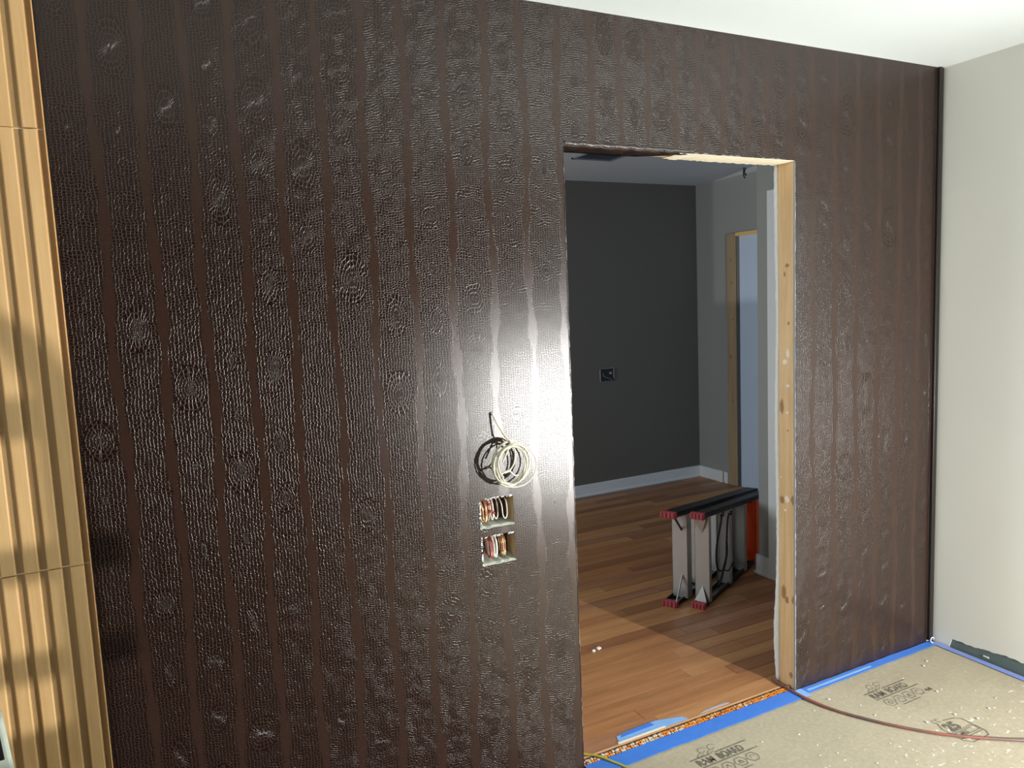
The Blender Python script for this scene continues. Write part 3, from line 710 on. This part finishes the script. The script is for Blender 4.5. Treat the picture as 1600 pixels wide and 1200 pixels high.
# cut-out boxes with wires
def jbox(idx, label):
    x0, x1, z0, z1 = HOLES[idx]
    t_ = thing('junction_box', label, 'electrical box', ((x0+x1)/2, 0.03, z0), 'cut out boxes below the cable coil')
    D = 0.062
    boxes('back_plate', [((x0-0.004, D, z0-0.006), (x1+0.004, D+0.003, z1+0.006))], M['box_brown'], t_)
    boxes('side_plate', [((x1+0.0005, 0.003, z0-0.004), (x1+0.003, D, z1+0.004))], M['box_tan'], t_)
    boxes('side_plate', [((x0-0.003, 0.003, z0-0.004), (x0-0.0005, D, z1+0.004))], M['box_pale'], t_)
    boxes('top_plate', [((x0, 0.003, z1+0.0005), (x1, D, z1+0.003))], M['box_tan'], t_)
    bm = bmesh.new(); rr = random.Random(idx+2)
    n = 12; prev = None
    for i in range(n+1):                                  # uneven pale floor of the box with a lip
        x = x0+(x1-x0)*i/n; e = rr.uniform(-0.003, 0.003)
        row = [bm.verts.new(p) for p in ((x, -0.003+e*0.4, z0-0.001+e*0.3), (x, 0.006, z0+0.003+e*0.5), (x, 0.03, z0+0.004+e), (x, D, z0+0.007+e))]
        if prev:
            for a in range(3): bm.faces.new((prev[a], row[a], row[a+1], prev[a+1]))
        prev = row
    f_ = obj('bottom_plate', bm, M['box_pale'], t_); md = f_.modifiers.new('thick', 'SOLIDIFY'); md.thickness = 0.0015
    bm = bmesh.new()
    for i in range(22):                                   # torn pale paper rim
        x = x0+0.009+(x1-x0-0.018)*rr.random()
        if rr.random() < 0.75: obox(bm, (x, -0.001, z1+rr.uniform(-0.003, 0.001)), (rr.uniform(0.002, 0.006), 0, 0.001), (0, 0.001, 0), (0, 0, rr.uniform(0.0008, 0.002)))
    for i in range(14):
        z = z0+(z1-z0)*rr.random()
        obox(bm, (x0+rr.uniform(-0.002, 0.001), -0.001, z), (rr.uniform(0.001, 0.003), 0, 0), (0, 0.001, 0), (0, 0, rr.uniform(0.002, 0.006)))
        if 0: obox(bm, (x1+rr.uniform(-0.001, 0.002), -0.001, z), (0.0012, 0, 0), (0, 0.001, 0), (0, 0, rr.uniform(0.002, 0.006)))
    o_ = obj('torn_rim', bm, M['drywall'], t_); o_['kind'] = 'stuff'; o_['label'] = 'torn pale paper rim'
    cols = [('white_wire', 3), ('copper', 4), ('red_wire', 3)] if idx == 0 else [('white_wire', 5), ('copper', 4), ('red_wire', 2)]
    for cn, k in cols:
        for q in range(k):
            u = rr.uniform(0.12, 0.85)
            if cn == 'red_wire': u = rr.uniform(0.28, 0.5) if idx == 0 else 0.27+0.05*q
            xc = x0+(x1-x0)*u; w_ = rr.uniform(0.005, 0.012); hh = z1-z0; d0 = rr.uniform(0.012, 0.04)
            bm = bmesh.new()
            if idx == 0 and cn == 'red_wire':
                tube(bm, smooth_path([(xc-0.014, d0, z0+0.4*hh+0.012*q), (xc, d0-0.006, z0+0.5*hh+0.010*q), (xc+0.016, d0+0.01, z0+0.35*hh+0.012*q)]), 0.0036, 6)
            else:
                tube(bm, smooth_path([(xc-w_, 0.055, z1-0.004), (xc-w_, d0, z0+0.7*hh), (xc-w_*0.6, d0, z0+0.28*hh), (xc, d0-0.003, z0+0.16*hh), (xc+w_*0.7, d0, z0+0.32*hh), (xc+w_*0.6, d0+0.004, z0+0.75*hh), (xc+w_*0.5, 0.055, z1-0.006)]), (0.0021 if cn != 'copper' else 0.0013), 6)
            obj({'white_wire': 'white_wire', 'copper': 'copper_wire', 'red_wire': 'red_wire'}[cn], bm, M[cn], t_)
jbox(0, 'upper cut out electrical box in the brown wall with red and copper wires')
jbox(1, 'lower cut out electrical box in the brown wall with looped white wires')

# outlet cut-out on the dark far wall
t_ = thing('outlet_box', 'black open outlet box with grey tabs on the dark far wall', 'electrical box', (3.53, 3.14, 0.97))
boxes('box_shell', [((3.46, 3.142, 0.975), (3.598, 3.1495, 1.078))], M['black'], t_)
boxes('tab', [((3.588, 3.138, 0.99), (3.598, 3.142, 1.074))], M['metal_vent'], t_)
boxes('tab', [((3.548, 3.138, 1.030), (3.570, 3.142, 1.046))], M['alu'], t_)
bm = bmesh.new(); tube(bm, [(3.482, 3.140, 1.04), (3.486, 3.136, 1.015), (3.52, 3.135, 1.0), (3.56, 3.136, 0.985), (3.575, 3.137, 0.972)], 0.003, 6); obj('wire', bm, M['metal_vent'], t_)
boxes('frame', [((3.455, 3.141, 1.078), (3.600, 3.150, 1.083)), ((3.455, 3.141, 0.970), (3.46, 3.150, 1.083))], M['grey_wall'], t_)

# ceiling vent, hanging wires, recessed light
t_ = thing('ceiling_vent', 'dark ceiling vent just behind the top of the doorway', 'vent', (2.89, 2.2, 2.64))
boxes('vent_frame', [((2.74, 2.08, 2.630), (3.06, 2.10, 2.64)), ((2.74, 2.31, 2.630), (3.06, 2.33, 2.64)), ((2.74, 2.08, 2.630), (2.76, 2.33, 2.64)), ((3.04, 2.08, 2.630), (3.06, 2.33, 2.64))], M['metal_vent'], t_)
boxes('vent_back', [((2.76, 2.10, 2.636), (3.04, 2.31, 2.64))], M['black'], t_)
for i in range(7):
    bm = bmesh.new(); obox(bm, (2.90, 2.117+i*0.029, 2.634), (0.139, 0, 0), (0, 0.009, 0.004), (0, -0.0004, 0.0008)); obj('vent_slat', bm, M['metal_vent'], t_)
bm = bmesh.new()
for q in (0, 0.02): tube(bm, smooth_path([(4.30+q, 2.32, 2.64), (4.30+q*0.4, 2.325, 2.60), (4.31+q, 2.33, 2.575+q), (4.315, 2.32, 2.56+q)]), 0.005, 6)
tag(obj('hanging_wires', bm, M['black']), 'short dark wires hanging from the next room ceiling', 'wire')
t_ = thing('recessed_light', 'white recessed ceiling light rim at the top edge near the right corner', 'ceiling light', (2.52, -0.62, 2.6))
bm = bmesh.new(); tube(bm, [(2.52+0.075*math.cos(a), -0.645+0.075*math.sin(a), 2.598) for a in [i*PI/16 for i in range(32)]], 0.008, 8, True); obj('trim_ring', bm, plain('light_rim', (0.55, 0.58, 0.57), 0.4), t_)
bm = bmesh.new(); prism(bm, circ(2.52, -0.645, 0.072, 24), 2.596, 2.5995); obj('diffuser', bm, M['trim'], t_)

# ================================================================== STEP LADDER lying on its side in the next room
lad = thing('step_ladder', 'folded black and aluminium step ladder with an orange top lying on its side', 'ladder', (2.53, 0.85, 0))
th = math.radians(26.5)
U = Vector((math.cos(th), math.sin(th), 0)); V = Vector((math.sin(th), -math.cos(th), 0)); Zv = Vector((0, 0, 1))
O1 = Vector((2.535, 0.852, 0)); O2 = Vector((2.425, 0.955, 0))
LL = 1.06
def lb(bm, o, u0, u1, v0, v1, za0, za1, zb0, zb1, axis=U, side=V):
    """tapered box from u0 (heights za) to u1 (heights zb)"""
    pts = [o+axis*u+side*v+Zv*z for u, z0, z1 in ((u0, za0, za1), (u1, zb0, zb1)) for v, z in ((v0, z0), (v1, z0), (v1, z1), (v0, z1))]
    vs = [bm.verts.new(p) for p in pts]
    for q in ((0,1,2,3),(7,6,5,4),(0,4,5,1),(1,5,6,2),(2,6,7,3),(3,7,4,0)): bm.faces.new([vs[i] for i in q])
H0, H1 = 0.520, 0.405
def Ht(u): return H0+(H1-H0)*u/1.0
def zlow(u): return 0.006+0.012*u
# front frame rails: C channels
V2 = (V*0.998+U*0.0).normalized()
U2 = (U*1.45+V*(-0.0)+V*0.055).normalized()
def frame(o, axis, side, depth, steps, back):
    for k in (0, 1):
        bm = bmesh.new()
        L_ = LL+0.18
        for (v0, v1, a, b) in ((-depth/2, depth/2, 0, 0.006), (-depth/2, -depth/2+0.006, 0, 0.026), (depth/2-0.006, depth/2, 0, 0.026)):
            if k == 0: lb(bm, o, 0.02, L_, v0, v1, 0.004+a, 0.004+b, 0.02+a, 0.02+b, axis, side)
            else: lb(bm, o, 0.02, L_, v0, v1, Ht(0)-b, Ht(0)-a, Ht(L_)-b, Ht(L_)-a, axis, side)
        rail = obj('rear_rail' if back else 'front_rail', bm, M['black_rail'], lad)
        bm = bmesh.new()
        z0, z1 = ((0.0, 0.034) if k == 0 else (Ht(0)-0.030, Ht(0)+0.006))
        fd = depth/2+0.006
        lb(bm, o, -0.006, 0.020, -fd, fd, z0, z1, z0, z1, axis, side)
        for q in range(4): lb(bm, o, -0.011, -0.006, -fd+q*fd*0.52, -fd+q*fd*0.52+fd*0.3, z0+0.003, z1-0.003, z0+0.003, z1-0.003, axis, side)
        obj('foot', bm, M['red_foot'], rail, 0.002)['label'] = 'dusty red rubber foot'
    for u in steps:
        bm = bmesh.new()
        d = depth/2-0.008 if back else depth/2+0.010; dp = d+0.030 if back else d
        a0, a1 = 0.022, Ht(u)-0.022
        w_ = 0.030 if not back else 0.055
        lb(bm, o, u, u+0.0035, -d, dp, a0, a1, a0, a1, axis, side)
        lb(bm, o, u, u+w_, dp-0.0035, dp, a0, a1, a0, a1, axis, side)
        lb(bm, o, u, u+w_, -d, -d+0.0035, a0, a1, a0, a1, axis, side)
        obj('brace_bar' if back else 'step', bm, M['alu'], lad, 0.0008)
frame(O1, U, V, 0.062, (0.055, 0.36, 0.60), False)
frame(O2, (U+V*0.02).normalized(), V, 0.074, (0.10, 0.33, 0.56), True)
# corner gussets on first step and rear frame
def bar(name, a, b, w_, t_, mat):
    a, b = Vector(a), Vector(b); d = (b-a)/2
    n = d.cross(V).normalized()
    bm = bmesh.new(); obox(bm, (a+b)/2, d, V*t_/2, n*w_/2); obj(name, bm, mat, lad)
bar('gusset', O2+V*0.034+U*0.012+Zv*0.030, O2+V*0.030+U*0.100+Zv*0.150, 0.014, 0.003, M['alu'])
bar('gusset', O2+V*0.034+U*0.012+Zv*0.490, O2+V*0.030+U*0.100+Zv*0.405, 0.014, 0.003, M['black_rail'])
for k in (0, 1):
    bm = bmesh.new()
    zz0 = 0.02 if k == 0 else 0.488; zz1 = 0.11 if k == 0 else 0.40
    p = [O1+U*0.030-V*0.040+Zv*zz0, O1+U*0.030+V*0.034+Zv*zz0, O1+U*0.054+V*0.002+Zv*zz1]
    q = [x+U*0.003 for x in p]
    a = [bm.verts.new(x) for x in p]; b = [bm.verts.new(x) for x in q]
    bm.faces.new(a); bm.faces.new(b[::-1])
    for i in range(3): bm.faces.new((a[i], a[(i+1) % 3], b[(i+1) % 3], b[i]))
    obj('gusset', bm, M['alu'], lad)
# orange top cap with ribs
bm = bmesh.new()
uo = 0.77
for (a, b, c_, d_) in ((uo, uo+0.012, -0.055, 0.050), (uo, uo+0.075, 0.044, 0.052), (uo, uo+0.075, -0.055, -0.047), (uo+0.03, uo+0.036, -0.05, 0.048)):
    lb(bm, O1, a, b, c_, d_, 0.026, Ht(uo)-0.026, 0.026, Ht(uo)-0.026)
obj('top_cap', bm, M['orange_cap'], lad, 0.002)['label'] = 'orange red top cap'
# spreader bar and black strap loops
bm = bmesh.new(); lb(bm, O1, 0.42, 0.80, -0.062, -0.056, 0.09, 0.115, 0.09, 0.115); obj('spreader', bm, M['black_rail'], lad)
def lp_(u, v, z): return O1+U*u+V*v+Zv*z
bm = bmesh.new()
tube(bm, smooth_path([lp_(0.20, 0.05, 0.475), lp_(0.19, 0.056, 0.44), lp_(0.115, 0.06, 0.33), lp_(0.10, 0.062, 0.24), lp_(0.13, 0.062, 0.185), lp_(0.19, 0.062, 0.165), lp_(0.235, 0.062, 0.20), lp_(0.25, 0.062, 0.30), lp_(0.27, 0.060, 0.41), lp_(0.31, 0.054, 0.452)]), 0.005, 8)
stp = obj('strap', bm, M['strap'], lad)
bm = bmesh.new()
tube(bm, smooth_path([lp_(0.245, 0.064, 0.31), lp_(0.24, 0.066, 0.24), lp_(0.19, 0.066, 0.175), lp_(0.16, 0.066, 0.13), lp_(0.12, 0.06, 0.10)]), 0.006, 8)
tube(bm, smooth_path([lp_(0.19, 0.066, 0.17), lp_(0.26, 0.066, 0.14), lp_(0.33, 0.062, 0.155)]), 0.004, 8)
obj('strap', bm, M['strap'], lad)
for u, z in ((0.195, 0.478), (0.315, 0.455), (0.335, 0.155)):
    bm = bmesh.new(); tube(bm, [lp_(u+0.012*math.cos(a), 0.064, z+0.012*math.sin(a)) for a in [i*PI/5 for i in range(10)]], 0.0035, 6, True); obj('strap_ring', bm, M['strap'], stp)

# ================================================================== OUT OF FRAME, SEEN BY LIGHT, SHADOW AND REFLECTION
wl_ = thing('work_lamp', 'low work lamp on a stand, seen only as glare on the brown wall', 'lamp', (2.89, -2.84, 0))
bm = bmesh.new(); tube(bm, [(2.89, -2.90, 0.03), (2.89, -2.90, 0.78)], 0.012, 10); obj('pole', bm, M['yellow_metal'], wl_)
bm = bmesh.new()
for a in (0.5, 2.6, 4.7): tube(bm, [(2.89, -2.90, 0.10), (2.89+0.13*math.cos(a), -2.90+0.13*math.sin(a), 0.012)], 0.010, 8)
obj('tripod_leg', bm, M['yellow_metal'], wl_)
hsg = boxes('housing', [((2.80, -2.90, 0.73), (2.98, -2.855, 0.85))], M['black'], wl_, 0.006)
boxes('lens', [((2.815, -2.855, 0.745), (2.965, -2.852, 0.835))], M['lens'], hsg)
st = thing('shadow_stool', 'unseen ladder back stool shape added to throw bar shadows on the slat wall', 'stool', (1.622, -1.92, 0))  # guessed object, shaped so its bars shade the slat wall
XC, YC = 1.622, -1.86
bm = bmesh.new()
tube(bm, smooth_path([(XC+0.225, YC, 0.0), (XC+0.225, YC, 0.5), (XC+0.225, YC, 0.97), (XC+0.215, YC, 1.05), (XC+0.175, YC, 1.088), (XC+0.1, YC, 1.092), (XC-0.1, YC, 1.092), (XC-0.175, YC, 1.088), (XC-0.215, YC, 1.05), (XC-0.225, YC, 0.97), (XC-0.225, YC, 0.0)], 6), 0.013, 10)
obj('back_hoop', bm, M['stud_in_shade'], st)
for z, h, e in ((1.008, 0.016, 0.22), (0.886, 0.015, 0.262), (0.798, 0.013, 0.262)): boxes('back_slat', [((XC-e, YC-0.008, z-h), (XC+e, YC+0.008, z+h))], M['stud_in_shade'], st)
boxes('seat', [((XC-0.225, YC-0.35, 0.700), (XC+0.225, YC+0.01, 0.742))], M['stud_in_shade'], st, 0.006)
for s_ in (-1, 1):
    bm = bmesh.new(); tube(bm, [(XC+s_*0.2, YC-0.32, 0.70), (XC+s_*0.21, YC-0.34, 0.0)], 0.014, 8); obj('leg', bm, M['stud_in_shade'], st)
boxes('footrest', [((XC-0.21, YC-0.345, 0.25), (XC+0.21, YC-0.32, 0.275))], M['stud_in_shade'], st)
t_ = thing('ceiling_canopy', 'dark ceiling fixture above the frame, mirrored faintly in the upper brown wall', 'ceiling light', (0.78, -0.80, 2.6))
bm = bmesh.new(); prism(bm, circ(0.78, -0.80, 0.085, 20), 2.565, 2.5995); obj('canopy', bm, M['black'], t_)
bm = bmesh.new(); tube(bm, [(0.78, -0.80, 2.57), (0.76, -0.79, 2.50), (0.80, -0.80, 2.45)], 0.008, 6); obj('wire', bm, M['black'], t_)
